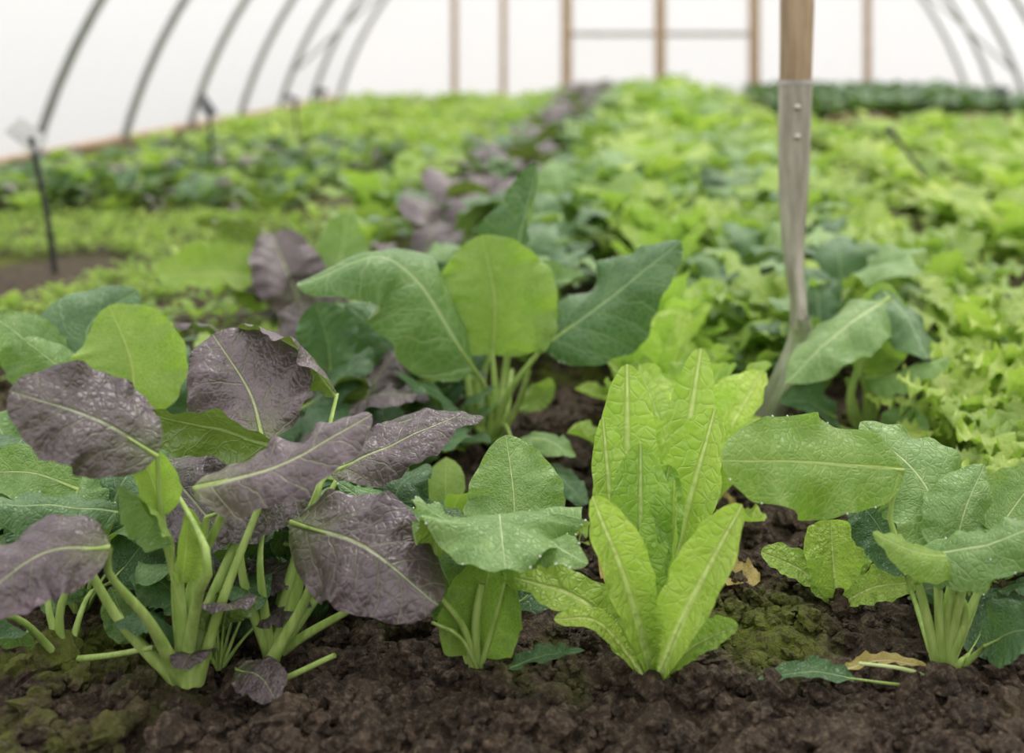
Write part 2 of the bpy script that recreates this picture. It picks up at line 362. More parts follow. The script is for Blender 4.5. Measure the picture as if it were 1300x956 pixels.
def back_left_kale():
    m = MB(); cr = (150,660,1.30)
    leaf(m,'kale','kaleb',[cr,(175,580,1.3)],[(170,532,1.3),(166,460,1.31),(138,388,1.33)],150,(0.1,-0.9,0.3),6,cup=0.1,wave=0.05)
    leaf(m,'kale','kaled',[cr,(150,560,1.33)],[(150,500,1.36),(110,420,1.38),(175,368,1.42)],140,(0.2,-0.8,0.6),6,cup=-0.15,wave=0.03)
    leaf(m,'kale','kale',[cr,(100,560,1.3)],[(115,500,1.3),(70,460,1.28),(30,430,1.26)],66,(0.2,-0.7,0.7),5,cup=-0.2)
    leaf(m,'kale','kale',[cr,(80,560,1.35)],[(70,500,1.34),(30,430,1.34),(-12,398,1.33)],80,(-0.2,-0.5,0.8),5,cup=0.1)
    leaf(m,'kale','kaled',[cr,(190,600,1.33)],[(190,560,1.35),(215,500,1.36),(240,460,1.4)],70,FR,5)
    leaf(m,'kale','kaled',[cr,(160,620,1.3)],[(170,620,1.28),(220,590,1.27),(255,565,1.25)],70,FR,5,ti=-1)
    m.inst(V['K'][2][1], (-0.56,1.42,0.0), 3.4, 0.7, -0.9)
    return m.build('kale_plant')
back_left_kale()
def back_pak():
    m = MB(); cr = (395,560,1.55)
    leaf(m,'pak','pak',[cr,(400,500,1.6)],[(420,430,1.65),(390,410,1.68),(380,380,1.7)],80,FR,5,ti=-0.5)
    leaf(m,'pak','kaled',[cr,(410,500,1.5)],[(420,470,1.5),(415,430,1.5),(400,385,1.5)],80,FR,5)
    leaf(m,'pak','pak',[cr,(360,500,1.5)],[(310,440,1.45),(260,410,1.43),(220,412,1.42)],45,(0,0.2,1),5,cup=-0.2,ti=-0.4)
    leaf(m,'pak','pak',[cr,(420,520,1.5)],[(440,520,1.45),(480,500,1.4),(530,500,1.4)],60,UP,5,cup=-0.2,ti=-0.7)
    leaf(m,'pak','kaled',[cr,(420,520,1.5)],[(380,520,1.45),(420,490,1.45),(470,440,1.5)],60,UP,5,cup=-0.2,ti=-0.7)
    leaf(m,'pak','pak',[cr,(420,520,1.5)],[(380,540,1.4),(440,530,1.4),(480,540,1.4)],60,UP,5,cup=-0.2,ti=-0.7)
    m.inst(V['Q'][2][0], (-0.37,1.50,0.0), 2.4, 0.8, -0.4)
    m.build('purple_pak_choi')
    m = MB(); m.inst(V['P'][2][1], (-0.40,1.78,0.0), 1.0, 0.85, -0.2); m.build('purple_pak_choi')
    m = MB(); m.inst(V['K'][2][1], (-0.33,1.72,0.0), 1.0, 0.7, -0.6); m.build('kale_plant')
    m = MB(); cr = (350,430,2.1)
    leaf(m,'pak','pak',[cr,(360,400,2.1)],[(388,398,2.05),(365,345,2.05),(345,296,2.1)],92,(0.3,-0.8,0.4),5,ti=0.3)
    leaf(m,'pak','kaleb',[cr,(340,400,2.1)],[(335,350,2.1),(270,345,2.05),(198,350,2.0)],70,FR,5,cup=0.15)
    leaf(m,'pak','pak',[cr,(340,400,2.1)],[(350,300,2.15),(300,285,2.15),(250,280,2.15)],45,(0,0.6,0.6),5,cup=-0.2,ti=0.5)
    leaf(m,'pak','kaleb',[cr,(340,400,2.1)],[(350,400,2.12),(310,330,2.15),(270,300,2.15)],75,FR,5,ti=0.2)
    leaf(m,'pak','kale',[cr,(380,400,2.1)],[(400,390,2.12),(430,330,2.15),(440,270,2.15)],75,FR,5,ti=0.2)
    m.inst(V['Q'][2][1], (-0.60,2.15,0.0), 1.4, 0.8, 0.1)
    m.build('purple_pak_choi')
back_pak()
def mid_kale():
    m = MB(); cr = (622,566,1.54)
    leaf(m,'kale','kale',[cr,(618,500,1.52)],[(603,470,1.5),(505,330,1.44),(376,362,1.40)],150,(0.1,-0.55,0.85),6,cup=-0.3,wave=0.05,dew=26)
    leaf(m,'kale','kaleb',[cr,(628,500,1.54)],[(625,450,1.54),(628,380,1.54),(612,298,1.56)],176,(0,-0.9,0.35),6,cup=0.2,wave=0.06,ti=-0.5)
    leaf(m,'kale','kaled',[cr,(640,480,1.6)],[(650,400,1.62),(655,320,1.62),(682,207,1.62)],84,(-0.6,-0.6,0.3),6,cup=0.3,wave=0.03)
    leaf(m,'kale','kaled',[cr,(645,500,1.52)],[(690,440,1.5),(775,374,1.47),(864,306,1.46)],124,(0.1,-0.7,0.75),6,cup=-0.25,wave=0.04,dew=26)
    leaf(m,'kale','kale',[cr,(610,500,1.6)],[(640,380,1.65),(690,360,1.65),(740,350,1.62)],60,UP,5)
    leaf(m,'kale','kaled',[cr,(600,520,1.56)],[(590,490,1.56),(520,450,1.57),(438,385,1.57)],100,FR,6,cup=-0.2,dew=8,ti=-0.6)
    leaf(m,'kale','kaled',[cr,(600,540,1.52)],[(590,540,1.5),(560,500,1.46),(500,470,1.42)],60,UP,5,cup=-0.2,ti=-0.8)
    leaf(m,'kale','kaled',[cr,(600,540,1.56)],[(600,480,1.56),(570,440,1.57),(480,390,1.6)],100,FR,5,cup=-0.2,ti=-0.8)
    leaf(m,'kale','kale',[cr,(640,540,1.5)],[(650,560,1.45),(690,555,1.4),(730,580,1.36)],55,UP,5,cup=-0.2)
    leaf(m,'kale','kaled',[cr,(640,560,1.45)],[(670,590,1.4),(705,600,1.36),(745,640,1.3)],50,UP,4,cup=-0.2,ti=-0.6)
    leaf(m,'kale','kaleb',[cr,(610,560,1.5)],[(590,565,1.48),(550,570,1.44),(520,580,1.4)],45,UP,4)
    leaf(m,'kale','kaleb',[cr,(640,540,1.56)],[(660,520,1.58),(690,500,1.6),(700,480,1.6)],40,FR,4)
    for e in ((590,440,1.55),(672,470,1.5),(604,470,1.52),(650,470,1.57)):
        tube(m, W([cr,((cr[0]+e[0])/2+(6 if e[0]>620 else -6),525,1.53),e]), 0.006, 0.003, 'st', 8, 10)
    return m.build('kale_plant')
mid_kale()
def front_kale():
    m = MB(); cr = (604,870,0.985)
    leaf(m,'kale','kale',[cr,(620,780,0.99),(632,700,1.0)],[(640,668,1.0),(634,644,0.955),(642,722,0.90)],228,(0,-0.35,0.95),6,cup=-0.15,wave=0.07,dew=34,ti=0.1)
    leaf(m,'kale','kale',[cr,(620,780,0.99)],[(600,680,0.99),(565,655,0.96),(524,636,0.93)],70,(0.0,-0.5,0.86),5,cup=-0.2,wave=0.06,dew=18,ti=0.0)
    leaf(m,'kale','kale',[cr,(622,780,0.99)],[(652,700,1.02),(652,630,1.03),(642,552,1.05)],130,(0,-0.88,0.4),5,cup=0.05,wave=0.05,fold=-0.25,ti=0.5)
    leaf(m,'kale','kaled',[cr,(600,780,1.02)],[(585,680,1.05),(510,660,1.03),(428,612,1.02)],66,(0,-0.55,0.8),5,cup=-0.2,dew=10)
    leaf(m,'kale','kale',[cr,(630,780,0.97)],[(655,690,0.965),(700,690,0.94),(746,716,0.92)],60,(0,-0.5,0.86),4,cup=-0.2,wave=0.06,dew=14)
    leaf(m,'kale','kaleb',[cr,(603,845,0.985)],[(604,830,0.982),(614,760,0.98),(630,680,0.98)],112,(0.1,-0.9,0.2),5,cup=0.35,wave=0.05,fold=0.15,ti=-0.8)
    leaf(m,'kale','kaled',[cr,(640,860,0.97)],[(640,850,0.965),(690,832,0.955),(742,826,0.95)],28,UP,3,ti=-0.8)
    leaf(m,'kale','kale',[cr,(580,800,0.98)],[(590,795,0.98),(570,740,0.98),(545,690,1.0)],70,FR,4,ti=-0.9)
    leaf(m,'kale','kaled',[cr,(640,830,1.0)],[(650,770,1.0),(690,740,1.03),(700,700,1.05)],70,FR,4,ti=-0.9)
    tube(m, W([cr,(604,790,0.972),(612,740,0.97)]), 0.005, 0.003, 'st')
    tube(m, W([cr,(590,800,0.965),(560,760,0.95)]), 0.004, 0.002, 'st')
    tube(m, W([(615,868,0.985),(585,810,0.96),(548,790,0.95)]), 0.002, 0.0012, 'st')
    return m.build('kale_plant')
front_kale()
def front_lettuce():
    m = MB(); cr = (829,868,0.985); k = dict(bli=0.05, edge=0.04, freq=4.0, stem='stp', r=4)
    leaf(m,'let','let',[cr],[(829,862,1.03),(858,700,1.05),(908,518,1.08)],88,(-0.3,-0.85,0.3),cup=0.25,wave=0.05,**k)
    leaf(m,'let','let',[cr],[(829,862,1.04),(800,640,1.1),(796,462,1.13)],80,(0.1,-0.9,0.3),cup=0.2,wave=0.05,**k)
    leaf(m,'let','let',[cr],[(829,862,1.04),(860,640,1.13),(890,442,1.18)],70,(0,-0.9,0.3),cup=0.2,wave=0.05,**k)
    leaf(m,'let','let',[cr],[(829,862,1.02),(785,700,1.05),(765,530,1.08)],60,(0.4,-0.85,0.3),cup=0.2,wave=0.05,**k)
    leaf(m,'let','let',[cr],[(829,864,0.985),(815,720,0.985),(813,562,1.01)],88,(0,-0.9,0.3),cup=0.3,wave=0.04,ti=-1.3,**k)
    leaf(m,'let','let',[cr],[(833,864,0.975),(848,740,0.97),(856,610,1.0)],70,(-0.8,-0.7,0.3),cup=0.4,wave=0.04,ti=-0.3,**k)
    leaf(m,'let','let',[cr],[(829,864,0.975),(795,740,0.94),(752,630,0.93)],70,(0.35,-0.85,0.35),cup=0.3,wave=0.05,ti=0.3,**k)
    leaf(m,'let','let',[cr],[(833,866,0.97),(876,765,0.93),(942,640,0.92)],76,(-0.3,-0.85,0.4),cup=0.3,wave=0.05,ti=0.2,**k)
    leaf(m,'let','let',[cr],[(825,866,0.99),(745,765,0.98),(636,728,0.97)],62,(0.1,-0.5,0.8),cup=0.1,wave=0.06,ti=0.4,**k)
    leaf(m,'let','let',[cr],[(815,855,0.965),(760,790,0.96),(703,786,0.955)],30,(0,-0.6,0.8),cup=0.1,ti=1,**k)
    leaf(m,'let','let',[cr],[(840,862,0.97),(880,820,0.95),(937,793,0.94)],44,(-0.1,-0.6,0.8),cup=0.15,ti=-0.9,**k)
    leaf(m,'let','let',[cr],[(829,864,1.0),(820,740,1.03),(850,590,1.06)],70,(0,-0.9,0.3),cup=0.2,wave=0.05,ti=-1,**k)
    return m.build('romaine_lettuce')
front_lettuce()
def small_lettuce():
    m = MB(); cr = (1064,772,1.10); k = dict(bli=0.05, edge=0.03, freq=4.0, stem='stp', r=3)
    leaf(m,'let','let',[cr],[(1064,768,1.10),(1058,715,1.1),(1055,660,1.12)],82,(0,-0.9,0.3),cup=0.25,ti=0.3,**k)
    leaf(m,'let','let',[cr],[(1066,768,1.09),(1110,745,1.07),(1165,738,1.06)],54,(0,-0.6,0.8),cup=0.1,ti=0.2,**k)
    leaf(m,'let','let',[cr],[(1060,768,1.10),(1020,725,1.1),(966,700,1.1)],46,(0.1,-0.6,0.8),cup=0.1,ti=-0.2,**k)
    leaf(m,'let','let',[cr],[(1064,768,1.11),(1080,710,1.13),(1100,670,1.15)],50,(0,-0.9,0.3),cup=0.2,**k)
    return m.build('romaine_lettuce')
small_lettuce()
def right_kale():
    m = MB(); cr = (1196,868,0.985)
    leaf(m,'pak','kaleb',[cr,(1165,740,0.98),(1130,660,0.99)],[(1148,596,0.99),(1030,586,0.96),(916,584,0.93)],134,(0.05,-0.85,0.5),5,cup=-0.15,wave=0.07,dew=10,ti=-1.0)
    leaf(m,'kale','kale',[cr,(1200,780,0.98)],[(1210,720,0.99),(1175,610,1.02),(1092,536,1.05)],134,(0.3,-0.75,0.55),6,cup=-0.1,wave=0.07,ti=0.3,dew=8)
    leaf(m,'kale','kale',[cr,(1210,780,0.98)],[(1215,720,0.98),(1225,650,0.99),(1250,590,1.02)],100,(0.3,-0.75,0.55),6,cup=-0.3,wave=0.05,ti=0.0)
    leaf(m,'kale','kaleb',[cr,(1205,770,0.97)],[(1225,706,0.95),(1165,700,0.93),(1108,676,0.92)],66,(0,-0.5,0.8),6,cup=-0.3,wave=0.05)
    leaf(m,'kale','kale',[cr,(1225,770,0.97)],[(1160,706,0.96),(1250,690,0.93),(1345,655,0.92)],92,(0,-0.55,0.8),6,cup=-0.3,wave=0.07,dew=20,ti=-0.2)
    leaf(m,'kale','kale',[cr,(1240,760,1.0)],[(1250,700,1.03),(1290,640,1.05),(1330,590,1.06)],96,FR,5,ti=0.4)
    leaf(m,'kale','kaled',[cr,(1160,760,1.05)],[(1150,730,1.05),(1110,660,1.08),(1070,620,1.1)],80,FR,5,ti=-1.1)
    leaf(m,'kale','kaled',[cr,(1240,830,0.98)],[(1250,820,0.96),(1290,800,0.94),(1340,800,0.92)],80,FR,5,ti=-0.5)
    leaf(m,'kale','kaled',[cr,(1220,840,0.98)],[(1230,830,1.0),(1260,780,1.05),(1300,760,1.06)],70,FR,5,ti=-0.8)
    leaf(m,'kale','kaled',[cr,(1150,870,0.97)],[(1085,862,0.96),(1030,852,0.955),(962,862,0.95)],36,UP,3,ti=-0.6)
    for e in ((1165,740,0.97),(1225,735,0.96),(1245,745,0.98),(1190,720,0.97)):
        tube(m, W([cr,((cr[0]+e[0])/2,800,0.975),e]), 0.0055, 0.003, 'st', 8, 10)
    tube(m, W([cr,(1150,850,0.965),(1090,842,0.96)]), 0.002, 0.0012, 'stp')
    m.inst(V['K'][2][0], (0.275,1.08,0.0), 0.9, 0.5, -1.0)
    return m.build('kale_plant')
right_kale()
def mid_right_kale():
    m = MB(); cr = (1100,560,1.58)
    leaf(m,'kale','kale',[cr,(1080,500,1.56)],[(1130,376,1.58),(1064,420,1.52),(998,486,1.48)],96,(-0.1,-0.5,0.85),6,cup=-0.2,wave=0.05,ti=0.3)
    leaf(m,'kale','kaleb',[cr,(1100,500,1.58)],[(1090,470,1.58),(1115,420,1.58),(1125,358,1.6)],90,(0,-0.9,0.3),6,ti=-0.6)
    leaf(m,'kale','kaled',[cr,(1110,500,1.58)],[(1120,366,1.6),(1152,400,1.55),(1178,456,1.5)],74,(0.2,-0.6,0.8),6,cup=-0.3)
    leaf(m,'kale','kale',[cr,(1110,500,1.56)],[(1100,480,1.56),(1150,470,1.52),(1208,452,1.5)],54,UP,6,cup=-0.3)
    leaf(m,'kale','kaled',[cr,(1060,540,1.56)],[(1060,530,1.54),(1030,510,1.5),(990,510,1.48)],60,FR,5,ti=-0.6)
    leaf(m,'kale','kale',[cr,(1130,540,1.56)],[(1130,560,1.5),(1150,540,1.48),(1180,545,1.45)],50,FR,5)
    for e in ((1075,480,1.57),(1125,480,1.57),(1100,470,1.58)):
        tube(m, W([cr,((cr[0]+e[0])/2,520,1.575),e]), 0.005, 0.003, 'st', 8, 10)
    m.inst(V['K'][2][1], (0.24,1.78,0.0), 0.9, 0.75, -0.4)
    return m.build('kale_plant')
mid_right_kale()
def fallen():
    for pts, w in (([(900,722,1.16),(930,730,1.16),(965,738,1.15)],34), ([(880,640,1.3),(905,640,1.3),(935,640,1.3)],30), ([(1070,850,0.99),(1120,838,0.985),(1178,846,0.98)],14), ([(770,700,1.2),(775,730,1.17),(778,752,1.14)],20)):
        m = MB(); leaf(m,'pak','dead',None,[(a,b,CAM_H*F_PX/(b-VY)*0.975) for a,b,_ in pts],w*1.5,(0,-0.3,0.95),cup=0.2,wave=0.12,nu=20,nv=9)
        m.build('fallen_yellow_leaf')
fallen()

# ------------------------------------------------------------------ crop rows
def row(name, kinds, x, y0, y1, dy, s0=1.0, jx=0.03, lim=None, js=0.2, dt=0.0):
    m = MB(); y = y0
    while y < y1:
        k = rg.choice(kinds)
        lv = 0 if y < 3.2 else 1
        if y < 1.75 and V[k][2]: lv = 2
        pk = rg.choice(V[k][lv])
        s = s0*rg.uniform(1-js, 1+js)
        m.inst(pk, (x+rg.uniform(-jx,jx), y+rg.uniform(-0.03,0.03), 0.002), rg.uniform(0,6.28), s, rg.uniform(-0.9,0.9)+dt, (rg.uniform(-0.15,0.15), rg.uniform(-0.15,0.15)))
        y += dy
    return m.build(name)
row('purple_pak_choi_row', ['Q','P'], -0.42, 2.35, 9.5, 0.16, 1.05, dt=0.4)
row('purple_pak_choi_row', ['P','B','B'], -0.66, 2.7, 9.5, 0.2, 0.85)
row('kale_row', ['K','K','B'], -0.20, 1.95, 9.5, 0.2, 0.95)
row('romaine_lettuce_row', ['L'], 0.02, 1.28, 9.5, 0.15, 0.85, 0.015)
row('mustard_greens_row', ['M','B'], -0.02, 2.6, 9.5, 0.2, 1.15, dt=0.3)
row('kale_row', ['K','B','M'], 0.17, 1.9, 9.5, 0.19, 0.9)
row('kale_row', ['K','K','B'], 0.30, 2.0, 9.5, 0.2, 0.9)
row('frilly_mustard_row', ['M'], 0.46, 1.75, 9.5, 0.19, 0.85, dt=0.2)
row('mustard_greens_row', ['M','M','B'], 0.16, 4.5, 9.5, 0.2, 1.3, dt=0.5)
def frill():
    m = MB()
    for (x,y,s) in ((0.335,1.20,0.62),(0.40,1.34,0.7),(0.36,1.48,0.65),(0.47,1.5,0.75),(0.42,1.64,0.7),(0.5,1.36,0.7),(0.55,1.62,0.8)):
        m.inst(rg.choice(V['M3'][0]), (x,y,0.0), rg.uniform(0,6), s, rg.uniform(-0.2,0.4))
    m.build('frilly_mustard_row')
frill()
def carpet_var(mat, L, w, n, kind='kale', edge=0.06, mats2=None, inc1=1.2, pet=0.03):
    return [mkplant(kind=kind, mat=mat, n=n, L=L, w=w, pet=pet, inc0=0.2, inc1=inc1, rng=rg, nu=7, nv=5, edge=edge, mats2=mats2, wave=0.08, r=0.0015) for _ in range(4)]
CV = {'g': carpet_var('kaleb',0.07,0.045,7), 'd': carpet_var('kaled',0.08,0.05,8,mats2='kale'), 'y': carpet_var('mus',0.08,0.045,8,'mus',0.12),
      'p': carpet_var('pak',0.07,0.05,7,'pak',mats2='kaled'), 's': carpet_var('let',0.03,0.02,5,'pak'), 'r': carpet_var('red',0.07,0.05,7,'pak'),
      'D': carpet_var('kaled',0.08,0.05,8)}
def carpet(name, kinds, x0, x1, y0, y1, n, s0=1.0, rows=None, dt=0.0, clump=0.0):
    m = MB()
    for _ in range(n):
        x = rg.uniform(x0, x1); y = rg.uniform(y0, y1)
        if clump and float(vnoise(np.array(x*3.1), np.array(y*2.2), 5)) < clump: continue
        if rows: x = round(x/rows)*rows+rg.uniform(-0.04,0.04)
        m.inst(rg.choice(CV[rg.choice(kinds)]), (x,y,0.001), rg.uniform(0,6.28), s0*rg.uniform(0.6,1.4), rg.uniform(-1,1)+dt)
    return m.build(name)
carpet('salad_leaf_bed', ['g','d','g','p'], -2.25, -0.95, 3.5, 5.2, 380, 0.95, 0.22, dt=0.2, clump=0.2)
carpet('salad_leaf_bed', ['p','d','g'], -1.9, -1.1, 3.9, 5.4, 150, 1.0, clump=0.3)
carpet('mustard_leaf_bed', ['y','g','s'], -2.2, -0.85, 5.2, 9.7, 950, 0.95, dt=0.6, clump=0.25)
carpet('salad_leaf_bed', ['y','y','g'], 0.74, 2.3, 2.6, 6.2, 800, 1.35, 0.26, dt=0.5, clump=0.25)
carpet('red_lettuce_row', ['r'], 0.95, 2.2, 6.45, 6.95, 140, 0.9)
carpet('spinach_bed', ['D'], 0.75, 2.3, 7.1, 9.7, 900, 1.45, dt=-0.3)
carpet('weed_seedlings', ['s'], -2.2, -0.95, 1.9, 3.5, 2000, 0.6, clump=0.3, dt=0.1)
carpet('weed_seedlings', ['s','s','g'], -1.0, -0.6, 1.5, 4.0, 170, 0.6, clump=0.3)
carpet('weed_seedlings', ['s'], 0.55, 1.2, 1.8, 3.2, 160, 0.7)
carpet('weed_seedlings', ['s'], -0.5, 0.5, 0.95, 1.6, 22, 0.4)
carpet('low_leaf_cover', ['d','g'], -0.5, 0.55, 1.75, 3.6, 130, 1.0, dt=-0.5)
carpet('low_leaf_cover', ['d','g','p'], -0.75, -0.2, 1.15, 1.8, 45, 0.9, dt=-1.0)

# ------------------------------------------------------------------ ground
def soilmat():
    t = NT('crumbly_soil')
    tc = t.n('ShaderNodeTexCoord').outputs['Object']
    n1 = t.noise(tc, 30, 6, 0.65); n2 = t.noise(tc, 160, 5, 0.75); n3 = t.noise(tc, 3.6, 3, 0.5); n4 = t.noise(tc, 14, 4, 0.6)
    c = t.mix(t.mr(n1,0.3,0.7), C(50,39,31), C(100,82,66))
    c = t.mix(t.mr(n2,0.5,0.76), c, C(160,140,118))
    c = t.mix(t.mr(n2,0.3,0.46,0.85,0), c, C(15,11,8))
    moss = t.math('MULTIPLY', t.mr(n3,0.54,0.62), t.mr(n4,0.46,0.56,0,0.8))
    sp = t.n('ShaderNodeSeparateXYZ', {0: tc})
    dist = t.n('ShaderNodeVectorMath', {0: tc, 1: (0.085,1.05,0.0)}, operation='DISTANCE').outputs['Value']
    pm = t.math('MULTIPLY', t.mr(t.math('MULTIPLY_ADD', n4, 0.14, dist), 0.11, 0.16, 1, 0), t.mr(n2,0.4,0.55,0.25,0.95))
    moss = t.math('MAXIMUM', moss, pm)
    c = t.mix(moss, c, C(118,130,40))
    far = t.mr(sp.outputs[1], 2.4, 4.5, 0, 0.6)
    c = t.mix(t.math('MULTIPLY', far, t.mr(n4,0.38,0.55)), c, C(134,142,68))
    h = t.math('MULTIPLY_ADD', n1, 0.6, n2)
    bp = t.n('ShaderNodeBump', {'Height': h, 'Strength': 1.0, 'Distance': 0.014})
    pr = t.n('ShaderNodeBsdfPrincipled', {'Base Color': c, 'Roughness': 0.8, 'Normal': bp.outputs[0]})
    pr.inputs['Specular IOR Level'].default_value = 0.35
    return t.done(pr.outputs[0])
soil = soilmat()
xs = np.concatenate([np.linspace(-2.7,-0.8,60,endpoint=False), np.linspace(-0.8,0.6,330,endpoint=False), np.linspace(0.6,2.7,70)])
ys = np.concatenate([np.linspace(-3.2,0.75,40,endpoint=False), np.linspace(0.75,1.7,240,endpoint=False), np.linspace(1.7,10.1,190)])
X, Y = np.meshgrid(xs, ys, indexing='xy')
near = np.clip((2.2-Y)/0.5, 0, 1)
Z = (vnoise(X*7,Y*7,1)-0.6)*0.020+(vnoise(X*24,Y*24,2)-0.5)*0.018+near*((np.abs(vnoise(X*55,Y*55,3)-0.5)*-0.026+0.004)+(vnoise(X*120,Y*120,4)-0.5)*0.009)
v = np.stack([X,Y,Z],-1).reshape(-1,3)
gm = MB(); gm.add(v, gridf(len(ys), len(xs)), v[:,:2], 0, 0.0)
gm.build('ground_soil', [soil])
def gz(x, y):
    x = np.array(x); y = np.array(y)
    return float((vnoise(x*7,y*7,1)-0.6)*0.020+(vnoise(x*24,y*24,2)-0.5)*0.018)
def clods():
    import bmesh
    base = []
    for s in range(12):
        bm = bmesh.new(); bmesh.ops.create_icosphere(bm, subdivisions=2 if s < 8 else 3, radius=1.0)
        vv = np.array([q.co[:] for q in bm.verts]); ff = np.array([[x.index for x in q.verts] for q in bm.faces]); bm.free()
        r = 0.55+0.8*vnoise(vv[:,0]*1.7+s*9, vv[:,1]*1.7+vv[:,2]*2.3+s*5, s)+0.45*(vnoise(vv[:,0]*4+s, vv[:,2]*4+vv[:,1]*3, s+9)-0.5)+0.2*(vnoise(vv[:,0]*9+s, vv[:,2]*9+vv[:,1]*8, s+3)-0.5)
        base.append((vv*r[:,None]*np.array([1,0.9,0.75]), ff))
    Vv=[]; Ff=[]; n=0
    for i in range(10200):
        y = 0.74+1.5*rg.random()**1.5; x = rg.uniform(-0.54*y-0.05, 0.31*y+0.05)
        s = min(0.0019/(rg.random()**0.7+0.085), 0.022)
        if i >= 9500: s = rg.uniform(0.006, 0.015); y = 0.8+0.7*rg.random()
        a = rg.uniform(0,6.28); b, f = base[rg.randrange(8) if s < 0.008 else rg.randrange(8,12)]
        w = np.empty_like(b); w[:,0]=(b[:,0]*math.cos(a)-b[:,1]*math.sin(a))*s+x; w[:,1]=(b[:,0]*math.sin(a)+b[:,1]*math.cos(a))*s+y; w[:,2]=b[:,2]*s+gz(x,y)+s*0.35
        Vv.append(w); Ff.append(f+n); n += len(b)
    me = bpy.data.meshes.new('soil_clods'); V_=np.vstack(Vv); F_=np.vstack(Ff)
    me.from_pydata(V_.tolist(), [], F_.tolist()); me.materials.append(soil)
    ob = bpy.data.objects.new('soil_clods', me); sc.collection.objects.link(ob)
clods()

# ------------------------------------------------------------------ polytunnel
HC = 0.65; HR = math.sqrt(2.5**2+HC**2)
def arc(n, r=HR):
    a0 = math.asin(HC/HR); a = np.linspace(-0+a0, math.pi-a0, n)
    return np.stack([-r*np.cos(a), r*np.sin(a)-HC], 1)
def filmmat():
    t = NT('polythene_film')
    tc = t.n('ShaderNodeTexCoord').outputs['Object']
    n = t.noise(t.n('ShaderNodeMapping', {'Vector': tc, 'Scale': (1.0,0.6,1.0)}).outputs[0], 1.6, 3)
    col = t.mix(n, C(244,242,240), C(232,229,226))
    d = t.n('ShaderNodeBsdfDiffuse', {'Color': col}); tr = t.n('ShaderNodeBsdfTranslucent', {'Color': col})
    m1 = t.n('ShaderNodeMixShader', {0: 0.75, 1: d.outputs[0], 2: tr.outputs[0]})
    tp = t.n('ShaderNodeBsdfTransparent', {'Color': (0.97,0.96,0.95,1)})
    m2 = t.n('ShaderNodeMixShader', {0: t.mr(n, 0.3, 0.7, 0.35, 0.5), 1: tp.outputs[0], 2: m1.outputs[0]})
    return t.done(m2.outputs[0])
film = filmmat()
YF, YN = 10.0, -3.0
a = arc(49, HR+0.018); ysf = np.linspace(YN, YF, 30)
v = np.array([[p[0], y, p[1]] for p in a for y in ysf])
m = MB(); m.add(v, gridf(len(a), len(ysf)), v[:,:2], 0, 0.0); m.build('polytunnel_cover', [film])
def endwall(name, y):
    a = arc(49, HR+0.015); me = bpy.data.meshes.new(name)
    vs = [(p[0], y, max(p[1], -0.03)) for p in a]; me.from_pydata(vs, [], [list(range(len(vs)))]); me.materials.append(film)
    ob = bpy.data.objects.new(name, me); sc.collection.objects.link(ob)
endwall('wall_far', YF+0.03); endwall('wall_near', YN-0.03)
steel = simple('galvanised_steel', C(128,132,126), C(152,154,148), 30, 0.5, 0.1, 0.0)
wood = simple('weathered_timber', C(168,138,112), C(196,168,138), 12, 0.75, 0.3, stretch=(6,6,0.8))
greywood = simple('grey_rail', C(150,142,134), C(168,160,150), 12, 0.75, 0.3)
def curveobj(name, pts, r, mat, parent=None):
    cu = bpy.data.curves.new(name, 'CURVE'); cu.dimensions = '3D'; cu.bevel_depth = r; cu.bevel_resolution = 3; cu.use_fill_caps = True
    s = cu.splines.new('POLY'); s.points.add(len(pts)-1)
    for i, p in enumerate(pts): s.points[i].co = (*p, 1)
    cu.materials.append(mat); ob = bpy.data.objects.new(name, cu); sc.collection.objects.link(ob)
    if parent: ob.parent = parent
    return ob
fr = bpy.data.objects.new('polytunnel_frame', None); sc.collection.objects.link(fr)
HY = [5.06,5.92,6.76,7.58,8.38,9.16,9.95,4.2,3.35,2.5,1.6,0.7,-0.2,-1.1,-2.0,-2.95]
for y in HY:
    curveobj('hoop', [(p[0], y, p[1]-0.02) for p in arc(41)], 0.019, steel, fr)
curveobj('ridge_pole', [(0,-3,HR-HC-0.03),(0,9.95,HR-HC-0.03)], 0.016, steel, fr)
for sx in (-1, 1):
    curveobj('brace', [(sx*2.42,8.38,0.25),(sx*1.55,9.93,1.38)], 0.012, steel, fr)
    curveobj('base_rail', [(sx*2.5,-3,0.02),(sx*2.5,9.95,0.02)], 0.02, wood, fr)

def box(name, x0, x1, y0, y1, z0, z1, mat, parent, bev=0.004):
    import bmesh
    bm = bmesh.new(); bmesh.ops.create_cube(bm, size=1)
    for q in bm.verts: q.co = Vector(((x0+x1)/2+q.co.x*(x1-x0), (y0+y1)/2+q.co.y*(y1-y0), (z0+z1)/2+q.co.z*(z1-z0)))
    bmesh.ops.bevel(bm, geom=bm.edges[:], offset=bev, segments=2, affect='EDGES')
    me = bpy.data.meshes.new(name); bm.to_mesh(me); bm.free(); me.materials.append(mat)
    ob = bpy.data.objects.new(name, me); sc.collection.objects.link(ob)
    if parent: ob.parent = parent
    return ob
dr = bpy.data.objects.new('door_1', None); sc.collection.objects.link(dr)
ke = 10.0/1600
def post(cx, wpx, mat, par, nm, ztop):
    x = (cx-VX)*ke; h = wpx*ke/2
    box(nm, x-h, x+h, 9.93, 9.99, -0.02, ztop, mat, par)
post(720, 13, wood, dr, 'door_post', 1.5); post(838, 14, wood, dr, 'centre_post', 1.5); post(957, 14, wood, dr, 'door_post', 1.5)
x0, x1 = (727-VX)*ke, (950-VX)*ke
box('mid_rail', x0, x1, 9.94, 9.98, 0.505, 0.54, greywood, dr)
box('top_rail', x0-0.08, x1+0.08, 9.93, 9.99, 1.5, 1.57, wood, dr)
